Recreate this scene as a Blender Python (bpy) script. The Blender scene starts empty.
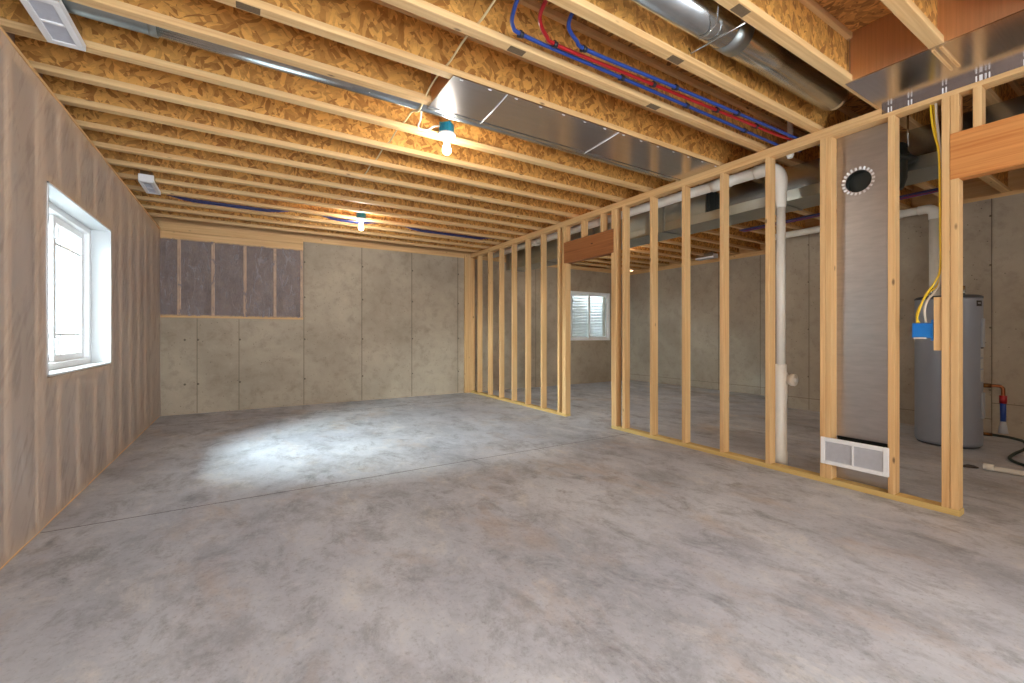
import bpy, bmesh, math, random
from mathutils import Vector, Matrix
random.seed(7)
scn = bpy.context.scene
col = scn.collection
PI = math.pi

# ------------------------------------------------------------------ helpers
class MB:
    """collects shapes into one mesh"""
    def __init__(self): self.bm = bmesh.new()
    def _mi(self, faces, mi):
        for f in faces: f.material_index = mi
    def box(self, x0, x1, y0, y1, z0, z1, mi=0, bev=0.0):
        b = self.bm
        vs = [b.verts.new((x, y, z)) for x in (x0, x1) for y in (y0, y1) for z in (z0, z1)]
        idx = [(0,1,3,2),(4,6,7,5),(0,4,5,1),(2,3,7,6),(0,2,6,4),(1,5,7,3)]
        fs = [b.faces.new([vs[i] for i in q]) for q in idx]
        self._mi(fs, mi)
        if bev:
            es = list({e for f in fs for e in f.edges})
            r = bmesh.ops.bevel(b, geom=es, offset=bev, segments=1, affect='EDGES', profile=0.5)
            self._mi(r['faces'], mi)
        return self
    def tube(self, pts, r, n=12, mi=0, caps=True, smooth=0):
        b = self.bm
        P = [Vector(p) for p in pts]
        R = r if isinstance(r, (list, tuple)) else None
        if smooth:
            if R: R = [R[min(i//smooth, len(R)-1)]*(1-(i%smooth)/smooth) + R[min(i//smooth+1, len(R)-1)]*(i%smooth)/smooth for i in range((len(P)-1)*smooth+1)]
            P = catmull(P, smooth)
        if R is None: R = [r]*len(P)
        T = []
        for i in range(len(P)):
            a = P[max(i-1,0)]; c = P[min(i+1,len(P)-1)]
            T.append((c-a).normalized())
        u = T[0].orthogonal().normalized()
        rings = []
        for i, p in enumerate(P):
            u = (u - T[i]*u.dot(T[i])).normalized()
            v = T[i].cross(u)
            rings.append([b.verts.new(p + (u*math.cos(2*PI*k/n) + v*math.sin(2*PI*k/n))*R[i]) for k in range(n)])
        for i in range(len(P)-1):
            for k in range(n):
                f = b.faces.new((rings[i][k], rings[i][(k+1)%n], rings[i+1][(k+1)%n], rings[i+1][k]))
                f.material_index = mi; f.smooth = True
        if caps:
            for rg, s in ((rings[0], -1), (rings[-1], 1)):
                f = b.faces.new(rg if s > 0 else rg[::-1]); f.material_index = mi
        return self
    def lathe(self, prof, n=24, mi=0, c=(0,0,0), axis='z', smooth=True):
        """prof: list of (radius, height)"""
        b = self.bm; rings = []
        def put(r, h, a):
            x, y = r*math.cos(a), r*math.sin(a)
            v = {'z': (x, y, h), 'x': (h, x, y), 'y': (y, h, x)}[axis]
            return b.verts.new((v[0]+c[0], v[1]+c[1], v[2]+c[2]))
        for r, h in prof:
            if r < 1e-6: rings.append([put(0, h, 0)])
            else: rings.append([put(r, h, 2*PI*k/n) for k in range(n)])
        for A, B in zip(rings, rings[1:]):
            for k in range(n):
                k2 = (k+1) % n
                if len(A) == 1 and len(B) == 1: continue
                if len(A) == 1: q = (A[0], B[k2], B[k])
                elif len(B) == 1: q = (A[k], A[k2], B[0])
                else: q = (A[k], A[k2], B[k2], B[k])
                f = b.faces.new(q); f.material_index = mi; f.smooth = smooth
        return self
    def quad(self, a, b_, c, d, mi=0):
        f = self.bm.faces.new([self.bm.verts.new(p) for p in (a, b_, c, d)]); f.material_index = mi
        return self
    def build(self, name, mats, parent=None, loc=(0,0,0)):
        me = bpy.data.meshes.new(name)
        bmesh.ops.recalc_face_normals(self.bm, faces=self.bm.faces)
        self.bm.to_mesh(me); self.bm.free()
        for m in (mats if isinstance(mats, (list, tuple)) else [mats]): me.materials.append(m)
        o = bpy.data.objects.new(name, me); col.objects.link(o)
        o.location = loc
        if parent: o.parent = parent
        return o

def catmull(P, k):
    Q = [P[0]*2-P[1]] + P + [P[-1]*2-P[-2]]
    out = []
    for i in range(1, len(Q)-2):
        p0, p1, p2, p3 = Q[i-1:i+3]
        for j in range(k):
            t = j/k
            out.append(0.5*((2*p1)+(p2-p0)*t+(2*p0-5*p1+4*p2-p3)*t*t+(3*p1-p0-3*p2+p3)*t**3))
    out.append(P[-1]); return out

def tag(o, label=None, cat=None, group=None, kind=None):
    if label: o['label'] = label
    if cat: o['category'] = cat
    if group: o['group'] = group
    if kind: o['kind'] = kind
    return o
def thing(name, label, cat, loc=(0,0,0), group=None):
    o = bpy.data.objects.new(name, None); col.objects.link(o)
    o.empty_display_size = 0.1; o.location = loc
    return tag(o, label, cat, group)
def structure(o, label=None):
    o['kind'] = 'structure'
    if label: o['label'] = label
    return o
def copy_tree(o, parent=None):
    c = o.copy(); col.objects.link(c)
    if parent: c.parent = parent
    for ch in list(o.children): copy_tree(ch, c)
    return c

# ------------------------------------------------------------------ materials
class NT:
    def __init__(self, name):
        self.m = bpy.data.materials.new(name); self.m.use_nodes = True
        self.t = self.m.node_tree; self.t.nodes.clear()
        self.out = self.n('ShaderNodeOutputMaterial')
    def n(self, kind, **kw):
        nd = self.t.nodes.new(kind)
        for k, v in kw.items():
            if k.startswith('_'): setattr(nd, k[1:], v)
            else:
                nd.inputs[k.replace('0', ' ') if k not in nd.inputs else k].default_value = v
        return nd
    def l(self, a, b): self.t.links.new(a, b)
    def coords(self, scale=(1,1,1), rnd=True, rot=(0,0,0)):
        tc = self.n('ShaderNodeTexCoord'); mp = self.n('ShaderNodeMapping')
        mp.inputs['Scale'].default_value = scale; mp.inputs['Rotation'].default_value = rot
        if rnd:
            oi = self.n('ShaderNodeObjectInfo')
            ml = self.n('ShaderNodeMath', _operation='MULTIPLY'); ml.inputs[1].default_value = 37.0
            self.l(oi.outputs['Random'], ml.inputs[0])
            ad = self.n('ShaderNodeVectorMath', _operation='ADD')
            self.l(tc.outputs['Object'], ad.inputs[0]); self.l(ml.outputs[0], ad.inputs[1])
            self.l(ad.outputs[0], mp.inputs['Vector'])
        else:
            self.l(tc.outputs['Object'], mp.inputs['Vector'])
        return mp.outputs[0]
    def noise(self, vec, scale, detail=4, rough=.55, dist=0.0):
        nd = self.n('ShaderNodeTexNoise'); nd.inputs['Scale'].default_value = scale
        nd.inputs['Detail'].default_value = detail; nd.inputs['Roughness'].default_value = rough
        nd.inputs['Distortion'].default_value = dist
        self.l(vec, nd.inputs['Vector']); return nd.outputs['Fac']
    def voro(self, vec, scale, feature='F1', out='Color', rnd=1.0):
        nd = self.n('ShaderNodeTexVoronoi'); nd.feature = feature
        nd.inputs['Scale'].default_value = scale; nd.inputs['Randomness'].default_value = rnd
        self.l(vec, nd.inputs['Vector']); return nd.outputs[out]
    def ramp(self, fac, stops, interp='LINEAR'):
        r = self.n('ShaderNodeValToRGB'); r.color_ramp.interpolation = interp
        e = r.color_ramp.elements
        while len(e) < len(stops): e.new(0.5)
        for i, (p, c) in enumerate(stops):
            e[i].position = p; e[i].color = (*c, 1) if len(c) == 3 else c
        self.l(fac, r.inputs[0]); return r.outputs[0]
    def mix(self, a, b, fac, mode='MIX'):
        m = self.n('ShaderNodeMix', _data_type='RGBA', _blend_type=mode)
        for v, i in ((fac, 0), (a, 6), (b, 7)):
            if hasattr(v, 'type') and hasattr(v, 'node'): self.l(v, m.inputs[i])
            elif i == 0: m.inputs[0].default_value = v
            else: m.inputs[i].default_value = (*v, 1)
        return m.outputs[2]
    def bump(self, h, strength=.3, dist=.01):
        b = self.n('ShaderNodeBump'); b.inputs['Strength'].default_value = strength
        b.inputs['Distance'].default_value = dist; self.l(h, b.inputs['Height']); return b.outputs[0]
    def pbr(self, color, rough=.5, metal=0.0, normal=None, **kw):
        p = self.n('ShaderNodeBsdfPrincipled')
        if hasattr(color, 'node'): self.l(color, p.inputs['Base Color'])
        else: p.inputs['Base Color'].default_value = (*color, 1)
        if hasattr(rough, 'node'): self.l(rough, p.inputs['Roughness'])
        else: p.inputs['Roughness'].default_value = rough
        p.inputs['Metallic'].default_value = metal
        if normal: self.l(normal, p.inputs['Normal'])
        for k, v in kw.items(): p.inputs[k].default_value = v
        return p.outputs[0]
    def done(self, sh): self.l(sh, self.out.inputs[0]); return self.m

def srgb(r, g, b):
    f = lambda c: (c/255/12.92 if c/255 <= .04045 else ((c/255+.055)/1.055)**2.4)
    return (f(r), f(g), f(b))

def lumber(name, axis, pale, dark, knots=True, rough=.65):
    t = NT(name)
    lo, hi = 1.2, 42.0
    sc = {'x': (lo, hi, hi), 'y': (hi, lo, hi), 'z': (hi, hi, lo)}[axis]
    v = t.coords(sc)
    g = t.noise(v, 1.0, 5, .6, .6)
    c = t.ramp(g, [(.25, dark), (.5, tuple((a+b)/2 for a, b in zip(pale, dark))), (.72, pale)])
    k = .9
    v2 = t.coords({'x': (2.2, 12, 12), 'y': (12, 2.2, 12), 'z': (12, 12, 2.2)}[axis])
    big = t.noise(v2, .6, 2, .5)
    c = t.mix(c, tuple(x*.80 for x in pale), t.ramp(big, [(.45, (0,0,0)), (.7, (.6,.6,.6))]))
    if knots:
        v3 = t.coords({'x': (4, 11, 11), 'y': (11, 4, 11), 'z': (11, 11, 4)}[axis])
        d = t.voro(v3, .75, 'F1', 'Distance')
        kf = t.ramp(d, [(.035, (1,1,1)), (.085, (0,0,0))])
        c = t.mix(c, tuple(x*.35 for x in dark), kf)
    return t.done(t.pbr(c, rough, 0, t.bump(g, .12, .002)))

PALE, DARK = srgb(230, 192, 138), srgb(198, 150, 94)
M = {}
M['pine_x'] = lumber('pine_along_x', 'x', PALE, DARK)
M['pine_y'] = lumber('pine_along_y', 'y', PALE, DARK)
M['pine_z'] = lumber('pine_along_z', 'z', PALE, DARK)
M['flange'] = lumber('flange_pine', 'x', srgb(232,196,142), srgb(196,150,96))
M['treated'] = lumber('treated_sill', 'y', srgb(222,192,125), srgb(186,152,86))
M['fir_y'] = lumber('fir_header', 'y', srgb(222,156,88), srgb(172,98,40))
M['fir_red'] = lumber('red_fir_header', 'y', srgb(176,110,56), srgb(118,64,24))
M['studs_z'] = lumber('film_covered_stud', 'z', srgb(222,186,150), srgb(204,166,128), False)  # wood tone of the studs behind the plastic film

def osb(name, plane='xz', lo=srgb(158,102,42), hi=srgb(220,164,86)):
    t = NT(name)
    def layer(ang, sx, sz, s):
        rot = (0, ang, 0) if plane == 'xz' else ((0, 0, ang) if plane == 'xy' else (ang, 0, 0))
        scale = {'xz': (sx, 1, sz), 'xy': (sx, sz, 1), 'yz': (1, sx, sz)}[plane]
        tc = t.coords((1,1,1), True, rot)
        mp = t.n('ShaderNodeMapping'); mp.inputs['Scale'].default_value = scale
        wob = t.n('ShaderNodeTexNoise'); wob.inputs['Scale'].default_value = 9
        t.l(tc, wob.inputs['Vector'])
        ad = t.n('ShaderNodeMix', _data_type='RGBA', _blend_type='LINEAR_LIGHT'); ad.inputs[0].default_value = .025
        t.l(tc, ad.inputs[6]); t.l(wob.outputs['Color'], ad.inputs[7])
        t.l(ad.outputs[2], mp.inputs['Vector'])
        return t.voro(mp.outputs[0], s, 'F1', 'Color'), mp.outputs[0]
    c1, v1 = layer(.6, 1.0, 4.2, 11)
    c2, v2 = layer(-.8, 1.0, 4.4, 10)
    c3, v3 = layer(1.4, 1.0, 4.2, 11)
    def grey(c):
        s = t.n('ShaderNodeSeparateColor'); t.l(c, s.inputs[0]); return s.outputs[0], s.outputs[1]
    a, a2 = grey(c1); b, b2 = grey(c2); d, d2 = grey(c3)
    mid = tuple((p*.5+q*.5) for p, q in zip(lo, hi))
    stops = [(.0, lo), (.35, mid), (.7, hi), (1.0, tuple(min(1, q*1.12) for q in hi))]
    A = t.ramp(a, stops); B = t.ramp(b, stops); D = t.ramp(d, stops)
    sel = t.ramp(a2, [(.49, (0,0,0)), (.51, (1,1,1))])
    sel2 = t.ramp(b2, [(.59, (0,0,0)), (.61, (1,1,1))])
    c = t.mix(t.mix(A, B, sel), D, sel2)
    fine = t.noise(v1, 14, 5, .65, .2)
    c = t.mix(c, tuple(x*.55 for x in lo), t.ramp(fine, [(.54, (0,0,0)), (.78, (.45,.45,.45))]))
    fl = t.noise(t.coords((1,1,1)), 26, 4, .7, .4)
    c = t.mix(c, tuple(x*.3 for x in lo), t.ramp(fl, [(.66, (0,0,0)), (.74, (.7,.7,.7))]))
    return t.done(t.pbr(c, .62, 0, t.bump(fine, .25, .002)))
M['osb_xz'] = osb('osb_web', 'xz')
M['osb_xy'] = osb('osb_subfloor', 'xy', srgb(120,78,36), srgb(206,150,82))

# concrete floor
t = NT('concrete_floor')
v = t.coords((1,1,1), False)
vs = t.coords((1.0, .62, 1), False, (0,0,.35))
n1 = t.noise(vs, 1.1, 9, .68, .35)
n2 = t.noise(vs, 4.2, 10, .76, .5)
n3 = t.noise(v, 46, 5, .72)
c = t.ramp(n1, [(.30, srgb(158,161,167)), (.46, srgb(187,190,197)), (.60, srgb(205,208,214)), (.75, srgb(220,222,224))])
c = t.mix(c, srgb(104,100,100), t.ramp(n2, [(.52, (0,0,0)), (.66, (.62,.62,.62))]))
c = t.mix(c, srgb(218,215,210), t.ramp(n2, [(.34, (.65,.65,.65)), (.46, (0,0,0))]))
n6 = t.noise(t.coords((1.0,.7,1), False, (0,0,-.5)), 2.6, 9, .74, .2)
c = t.mix(c, srgb(122,119,120), t.ramp(n6, [(.50, (0,0,0)), (.64, (.55,.55,.55))]))
n4 = t.noise(vs, 1.9, 8, .66, .3)
c = t.mix(c, srgb(188,166,146), t.ramp(n4, [(.54, (0,0,0)), (.66, (.5,.5,.5))]))
n5 = t.noise(v, .55, 6, .6, .2)
c = t.mix(c, srgb(160,165,180), t.ramp(n5, [(.42, (0,0,0)), (.6, (.4,.4,.4))]))
c = t.mix(c, srgb(110,106,104), t.ramp(n3, [(.54, (0,0,0)), (.72, (.45,.45,.45))]))
n7 = t.noise(t.coords((1.0,.75,1), False, (0,0,.9)), 15, 8, .75, .3)
c = t.mix(c, srgb(116,113,113), t.ramp(n7, [(.54, (0,0,0)), (.72, (.34,.34,.34))]))
c = t.mix(c, srgb(224,222,219), t.ramp(n7, [(.30, (.28,.28,.28)), (.46, (0,0,0))]))
rg = t.ramp(n2, [(.3, (.40,.40,.40)), (.7, (.60,.60,.60))])
M['floor'] = t.done(t.pbr(c, rg, 0, t.bump(n3, .10, .002), **{'Specular IOR Level': .4}))
t = NT('floor_joint'); M['joint'] = t.done(t.pbr(srgb(86,80,76), .8))

def concrete(name, a, b, stain):
    t = NT(name)
    v = t.coords((1,1,1), False)
    n1 = t.noise(v, .9, 5, .6, .3); n2 = t.noise(v, 7, 6, .7, .3); n3 = t.noise(v, 60, 4, .7)
    c = t.ramp(n1, [(.3, a), (.7, b)])
    c = t.mix(c, stain, t.ramp(n2, [(.50, (0,0,0)), (.75, (.5,.5,.5))]))
    c = t.mix(c, tuple(min(1, x*1.1) for x in b), t.ramp(n2, [(.25, (.4,.4,.4)), (.42, (0,0,0))]))
    vd = t.voro(v, 16, 'F1', 'Distance')
    c = t.mix(c, tuple(x*.45 for x in stain), t.ramp(vd, [(.06, (.8,.8,.8)), (.11, (0,0,0))]))
    c = t.mix(c, tuple(x*.6 for x in stain), t.ramp(n3, [(.62, (0,0,0)), (.75, (.4,.4,.4))]))
    return t.done(t.pbr(c, .85, 0, t.bump(n3, .25, .003)))
M['conc'] = concrete('poured_concrete', srgb(155,141,123), srgb(186,172,152), srgb(122,108,92))
M['conc_r'] = concrete('poured_concrete_right', srgb(156,144,128), srgb(182,171,155), srgb(126,114,100))
t = NT('concrete_seam'); M['seam'] = t.done(t.pbr(srgb(112,101,87), .9))

def simple(name, c, rough=.5, metal=0.0, noise=0.0, scale=20, **kw):
    t = NT(name)
    if noise:
        v = t.coords((1,1,1)); n = t.noise(v, scale, 4, .6)
        cc = t.ramp(n, [(.3, tuple(x*(1-noise) for x in c)), (.7, c)])
        return t.done(t.pbr(cc, rough, metal, t.bump(n, .1, .002), **kw))
    return t.done(t.pbr(c, rough, metal, **kw))
M['white'] = simple('white_vinyl', srgb(240,241,242), .35, 0, .03, 6)
M['white_metal'] = simple('white_enamel', srgb(236,236,238), .35, 0, .03, 9)
M['pvc'] = simple('white_pvc', srgb(236,233,226), .35, 0, .06, 12)
M['blue_box'] = simple('blue_plastic', srgb(20,120,205), .4, 0, .1, 30)
M['teal_box'] = simple('teal_plastic', srgb(20,130,160), .4, 0, .1, 30)
M['pex_blue'] = simple('blue_tubing', srgb(38,66,142), .35, 0, .12, 15)
M['pex_red'] = simple('red_tubing', srgb(160,22,30), .35, 0, .12, 15)
M['pex_navy'] = simple('navy_tubing', srgb(34,36,84), .4, 0, .15, 15)
M['black'] = simple('black_plastic', srgb(30,30,32), .5, 0, .2, 30)
M['black_metal'] = simple('dark_duct', srgb(58,62,60), .45, .6, .2, 12)
M['clip'] = simple('clip_black', srgb(22,22,34), .5, 0, .1, 40)
M['copper'] = simple('copper', srgb(150,92,62), .3, 1.0, .25, 25)
M['brass'] = simple('brass', srgb(120,84,50), .35, 1.0, .25, 25)
M['cable_y'] = simple('yellow_cable', srgb(238,200,40), .4, 0, .08, 40)
M['cable_w'] = simple('white_cable', srgb(226,222,212), .4, 0, .06, 40)
M['cable_t'] = simple('tan_cable', srgb(226,206,160), .45, 0, .06, 40)
M['heater'] = simple('heater_enamel', srgb(146,153,167), .38, .15, .05, 3)
M['heater_top'] = simple('heater_cap', srgb(70,74,80), .45, .1, .1, 10)
M['panel_grey'] = simple('heater_access_panel', srgb(170,175,184), .4, .1, .05, 6)
M['sticker'] = simple('sticker_paper', srgb(205,200,190), .6, 0, .3, 60)
M['hole_dark'] = simple('dark_opening', srgb(24,24,24), .9, 0, .1, 8)
M['grille_core'] = simple('grille_core', srgb(214,214,220), .45, 0, .1, 30)
M['ink'] = simple('grade_ink', srgb(120,98,72), .8, 0, .35, 160)
M['hose'] = simple('dark_green_hose', srgb(30,44,36), .45, 0, .15, 30)
M['insul_l'] = simple('insulation_tan', srgb(152,130,116), .95, 0, .10, 2.5)
M['insul_b'] = simple('insulation_grey', srgb(142,124,114), .95, 0, .5, 5)

def metal(name, c, rough, streak=None, bump=.05, bscale=30, m=1.0):
    t = NT(name)
    v = t.coords(streak or (1,1,1)); n = t.noise(v, bscale, 4, .6)
    cc = t.ramp(n, [(.3, tuple(x*.86 for x in c)), (.7, c)])
    return t.done(t.pbr(cc, rough, m, t.bump(n, bump, .003)))
M['galv'] = metal('galvanised_steel', srgb(200,205,207), .22, (1,1,1), .05, 14)
M['galv_dull'] = metal('galvanised_dull', srgb(165,170,168), .42, (1,1,1), .05, 10)
M['galv_green'] = metal('galvanised_trunk', srgb(182,187,181), .33, (1,1,1), .05, 6)
M['foil'] = metal('foil_board', srgb(206,200,200), .22, (1,60,1), .04, 2)
M['foil_v'] = metal('foil_chase', srgb(192,186,182), .37, (1,4,20), .08, 2)
M['foil_wood_reflect'] = metal('foil_end', srgb(232,196,164), .38, (1,60,1), .05, 2)  # copper tint paints in the joist wood mirrored by the foil
M['staple'] = simple('staple_glint', srgb(244,244,248), .25, .15, .05, 50)  # near-white colour paints in the metallic glint

# poly vapour barrier
def poly(name, tint, op, rough=.28):
    t = NT(name)
    v = t.coords((1, 3.0, .9), False)
    w1 = t.noise(v, 2.2, 5, .6, 1.6)
    v2 = t.coords((1, 1, 1), False, (.6,0,0))
    mp = t.n('ShaderNodeMapping'); mp.inputs['Scale'].default_value = (1, 9, 1.6); t.l(v2, mp.inputs[0])
    w2 = t.noise(mp.outputs[0], 1.6, 3, .55, 1.2)
    add = t.n('ShaderNodeMath', _operation='ADD'); t.l(w1, add.inputs[0]); t.l(w2, add.inputs[1])
    b = t.bump(add.outputs[0], .12, .02)
    film = t.pbr(tint, rough, 0, b, **{'Specular IOR Level': .6})
    tr = t.n('ShaderNodeBsdfTransparent'); tr.inputs[0].default_value = (.97,.97,.97,1)
    mx = t.n('ShaderNodeMixShader')
    fac = t.ramp(add.outputs[0], [(.75, (op-.04,)*3), (1.25, (op+.08,)*3)])
    t.l(fac, mx.inputs[0]); t.l(tr.outputs[0], mx.inputs[1]); t.l(film, mx.inputs[2])
    return t.done(mx.outputs[0])
M['poly'] = poly('clear_poly_sheet', srgb(222,206,193), .455)
M['poly_b'] = poly('clear_poly_sheet_back', srgb(170,158,158), .30)

t = NT('window_glass')
g = t.n('ShaderNodeBsdfGlossy'); g.inputs['Roughness'].default_value = .02
tr = t.n('ShaderNodeBsdfTransparent'); tr.inputs[0].default_value = (.50,.53,.53,1)
mx = t.n('ShaderNodeMixShader'); mx.inputs[0].default_value = .06
t.l(tr.outputs[0], mx.inputs[1]); t.l(g.outputs[0], mx.inputs[2]); M['glass'] = t.done(mx.outputs[0])

def emit(name, c, s):
    t = NT(name); e = t.n('ShaderNodeEmission'); e.inputs[0].default_value = (*c, 1); e.inputs[1].default_value = s
    return t.done(e.outputs[0])
BULB = 205.0
M['bulb'] = emit('lit_bulb', (1.0, .93, .82), BULB)

# ------------------------------------------------------------------ dimensions
XL, XP, YB = -.98, 3.74, 7.61          # left wall, partition face, back wall
ZJ, JD = 2.684, .302                   # underside and depth of joists
ZS = ZJ + JD
XR, XN, YJ = 8.15, 7.1, 3.75            # right wall far part, near part, jog
YR = -1.9                              # wall behind the camera
WL = (3.582, 5.00, .872, 2.02)         # left window opening y0 y1 z0 z1
WB = (6.24, 7.46, .99, 2.11)           # back window opening x0 x1 z0 z1

# ------------------------------------------------------------------ the setting
mb = MB()
mb.box(-1.6, 8.9, YR-.3, YB+.4, -.15, 0)
for yj in (3.485, 6.75): mb.box(XL, XP-.0, yj-.003, yj+.003, -.01, .0006, 1)
structure(mb.build('floor', [M['floor'], M['joint']]), 'mottled grey concrete floor slab with a saw-cut joint')
mb = MB(); mb.box(-1.6, 8.9, YR-.3, YB+.4, ZS, ZS+.03)
structure(mb.build('ceiling', M['osb_xy']), 'strand board subfloor above the open joists')

# left wall: framed, insulated, under clear poly
wl = MB()
y0, y1, z0, z1 = WL
for a in ((YR, y0, 0, 2.56), (y1, YB+.25, 0, 2.56), (y0, y1, 0, z0), (y0, y1, z1, 2.56)):
    wl.box(XL-.30, XL-.02, *a)
wl.box(XL-.30, XL-.16, YR, YB+.25, 2.56, ZS)
wall_left = structure(wl.build('wall_left', M['insul_l']), 'insulated left wall behind clear plastic vapour barrier')
def lstud(ya, za, zb, w=.038, name='stud'):
    MB().box(XL-.06, XL-.004, ya-w/2, ya+w/2, za, zb).build(name, M['studs_z'], wall_left)
for ys in (.3,.7,1.11,1.52,1.93,2.33,2.73,3.13,3.50,5.10,5.42,5.83,6.24,6.64,7.05,7.45): lstud(ys, .04, 2.50)
lstud(y0-.022, .04, 2.50); 
for ys in (3.83,4.21,4.61,4.99): lstud(ys, .04, z0-.045); lstud(ys, z1+.05, 2.50)
MB().box(XL-.06, XL-.004, YR, YB, 0.002, .04).build('bottom_plate', M['pine_y'], wall_left)
MB().box(XL-.13, XL-.004, YR, YB, 2.50, 2.558).build('top_plate', M['pine_y'], wall_left)
MB().box(XL-.13, XL+.006, YR, YB-.012, 2.557, 2.574).build('cap_strip', M['pine_y'], wall_left)
MB().box(XL-.06, XL-.004, y0, y1, z0-.045, z0-.006).build('window_sill_plate', M['pine_y'], wall_left)
MB().box(XL-.06, XL-.004, y0, y1, z1+.008, z1+.05).build('window_head_plate', M['pine_y'], wall_left)
# poly film, gently billowing between the studs
bm = bmesh.new()
def film_grid(ya, yb, za, zb, ny, nz):
    g = []
    for i in range(ny+1):
        row = []
        for j in range(nz+1):
            y = ya+(yb-ya)*i/ny; z = za+(zb-za)*j/nz
            x = XL + .003 + .0025*math.sin(y*7.7+z*1.3)+.002*math.sin(y*15+z*5.1)
            row.append(bm.verts.new((x, y, z)))
        g.append(row)
    for i in range(ny):
        for j in range(nz):
            f = bm.faces.new((g[i][j], g[i+1][j], g[i+1][j+1], g[i][j+1])); f.smooth = True
film_grid(YR, y0, .02, 2.555, 90, 24); film_grid(y1, YB, .02, 2.555, 60, 24)
film_grid(y0, y1, .02, z0-.004, 30, 10); film_grid(y0, y1, z1+.004, 2.555, 30, 8)
me = bpy.data.meshes.new('vapour_barrier'); bm.to_mesh(me); bm.free(); me.materials.append(M['poly'])
o = bpy.data.objects.new('vapour_barrier', me); col.objects.link(o); o.parent = wall_left

# window in the left wall
XW = -1.10
win = MB()
M['jamb'] = simple('jamb_white', srgb(205,208,210), .45, 0, .03, 6)
T = .012
win.box(XW-.04, XL+.006, y0, y0+T, z0, z1); win.box(XW-.04, XL+.006, y1-T, y1, z0, z1)
win.box(XW-.04, XL+.006, y0, y1, z0, z0+T); win.box(XW-.04, XL+.006, y0, y1, z1-T, z1)
window_1 = structure(win.build('window_1', M['jamb']), 'white vinyl slider window in the left wall')
def frame(mb, x0, x1, ya, yb, za, zb, w):
    mb.box(x0, x1, ya, ya+w, za, zb, 0, .003); mb.box(x0, x1, yb-w, yb, za, zb, 0, .003)
    mb.box(x0, x1, ya+w, yb-w, za, za+w, 0, .003); mb.box(x0, x1, ya+w, yb-w, zb-w, zb, 0, .003)
f = MB(); frame(f, XW-.09, XW, y0+T, y1-T, z0+T, z1-T, .045); f.build('window_frame', M['white'], window_1)
ym = (y0+y1)/2
for nm, xa, ya, yb in (('sliding_sash', XW-.035, ym-.02, y1-T-.045), ('fixed_sash', XW-.075, y0+T+.045, ym+.05)):
    s = MB(); frame(s, xa-.03, xa, ya, yb, z0+T+.045, z1-T-.045, .05)
    so = s.build(nm, M['white'], window_1)
    g_ = MB(); g_.box(xa-.018, xa-.014, ya+.05, yb-.05, z0+.107, z1-.107); g_.build('glass_pane', M['glass'], so)
    gr = MB()
    for zz in (z0+.25, z1-.25): gr.box(xa-.013, xa-.006, ya+.05, yb-.05, zz-.008, zz+.008)
    for yy in (ya+.16, yb-.12): gr.box(xa-.013, xa-.006, yy-.008, yy+.008, z0+.107, z1-.107)
    gr.build('grille_bars', M['white'], so)
for zz in (1.06, 1.84):
    MB().box(XW-.036, XW-.012, ym-.008, ym+.018, zz-.045, zz+.045, 0, .006).build('sash_latch', M['white'], window_1)

# back wall
bw = MB()
x0, x1, z0b, z1b = WB
bw.box(-1.3, .80, YB, YB+.25, 0, 1.36)
bw.box(.80, x0, YB, YB+.25, 0, 2.60)
bw.box(x1, XR+.25, YB, YB+.25, 0, 2.60)
bw.box(x0, x1, YB, YB+.25, 0, z0b); bw.box(x0, x1, YB, YB+.25, z1b, 2.60)
for xs in (-.568, -.063): bw.box(xs-.004, xs+.004, YB-.003, YB, .01, 1.355, 1)
for xs in (1.704, 2.578, 3.484, 4.40, 5.30): bw.box(xs-.005, xs+.005, YB-.003, YB, .01, 2.60, 1)
bw.box(.806, .815, YB-.003, YB, .01, 2.60, 1)
for xs in (-.72, -.568, -.063, .811, 1.704, 2.578, 3.484):
    for zs in (.42, 1.05, 1.72, 2.28):
        if xs < .8 and zs > 1.3: continue
        bw.lathe([(0, -.004), (.013, -.003), (.015, 0)], 10, 1, (xs+.012, YB, zs), 'y')
wall_back = structure(bw.build('wall_back', [M['conc'], M['seam']]), 'poured concrete back wall with form seams')
s = MB(); s.box(.80, XR+.25, YB-.0, YB+.14, 2.60, ZJ); s.box(-1.3, .80, YB+.14, YB+.25, 1.36, ZS); s.box(.80, XR+.25, YB+.14, YB+.25, 2.60, ZS)
structure(s.build('trim_1', M['pine_x']), 'wood sill plate and rim board on top of the back wall')

# right walls
rw = MB()
rw.box(XR, XR+.25, YJ, YB+.25, 0, 2.60); rw.box(XN, XN+.25, YR, YJ, 0, 2.64); rw.box(XN+.25, XR+.25, YJ-.25, YJ, 0, 2.64)
for ys in (4.42, 5.25, 6.1, 6.95): rw.box(XR-.003, XR, ys-.004, ys+.004, .01, 2.60, 1)
for ys in (1.30, 2.22, 3.14): rw.box(XN-.003, XN, ys-.003, ys+.003, .01, 2.64, 1)
rw.box(XR-.003, XR, YJ, YB, .145, .152, 1); rw.box(XN-.003, XN, 1.30, YJ, .175, .182, 1); rw.box(XN-.003, XN, YR, 1.30, .355, .362, 1)
for ys in (1.30, 2.22, 3.14):
    for zs in (.5, 1.2, 1.9, 2.45): rw.lathe([(0, -.004), (.009, -.003), (.011, 0)], 10, 1, (XN, ys+.01, zs), 'x')
structure(rw.build('wall_right', [M['conc_r'], M['seam']]), 'poured concrete utility wall on the right')
s = MB(); s.box(XR, XR+.14, YJ, YB, 2.60, ZJ); s.box(XN, XN+.14, YR, YJ, 2.64, ZJ); s.box(XR+.1, XR+.15, YJ-.2, YB, ZJ, ZS); s.box(XN+.10, XN+.14, YR, YJ, ZJ, ZS); s.box(XN+.14, XR+.15, YJ-.06, YJ, 2.64, ZS)
structure(s.build('trim_2', M['pine_y']), 'wood sill plate on top of the right wall')

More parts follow.
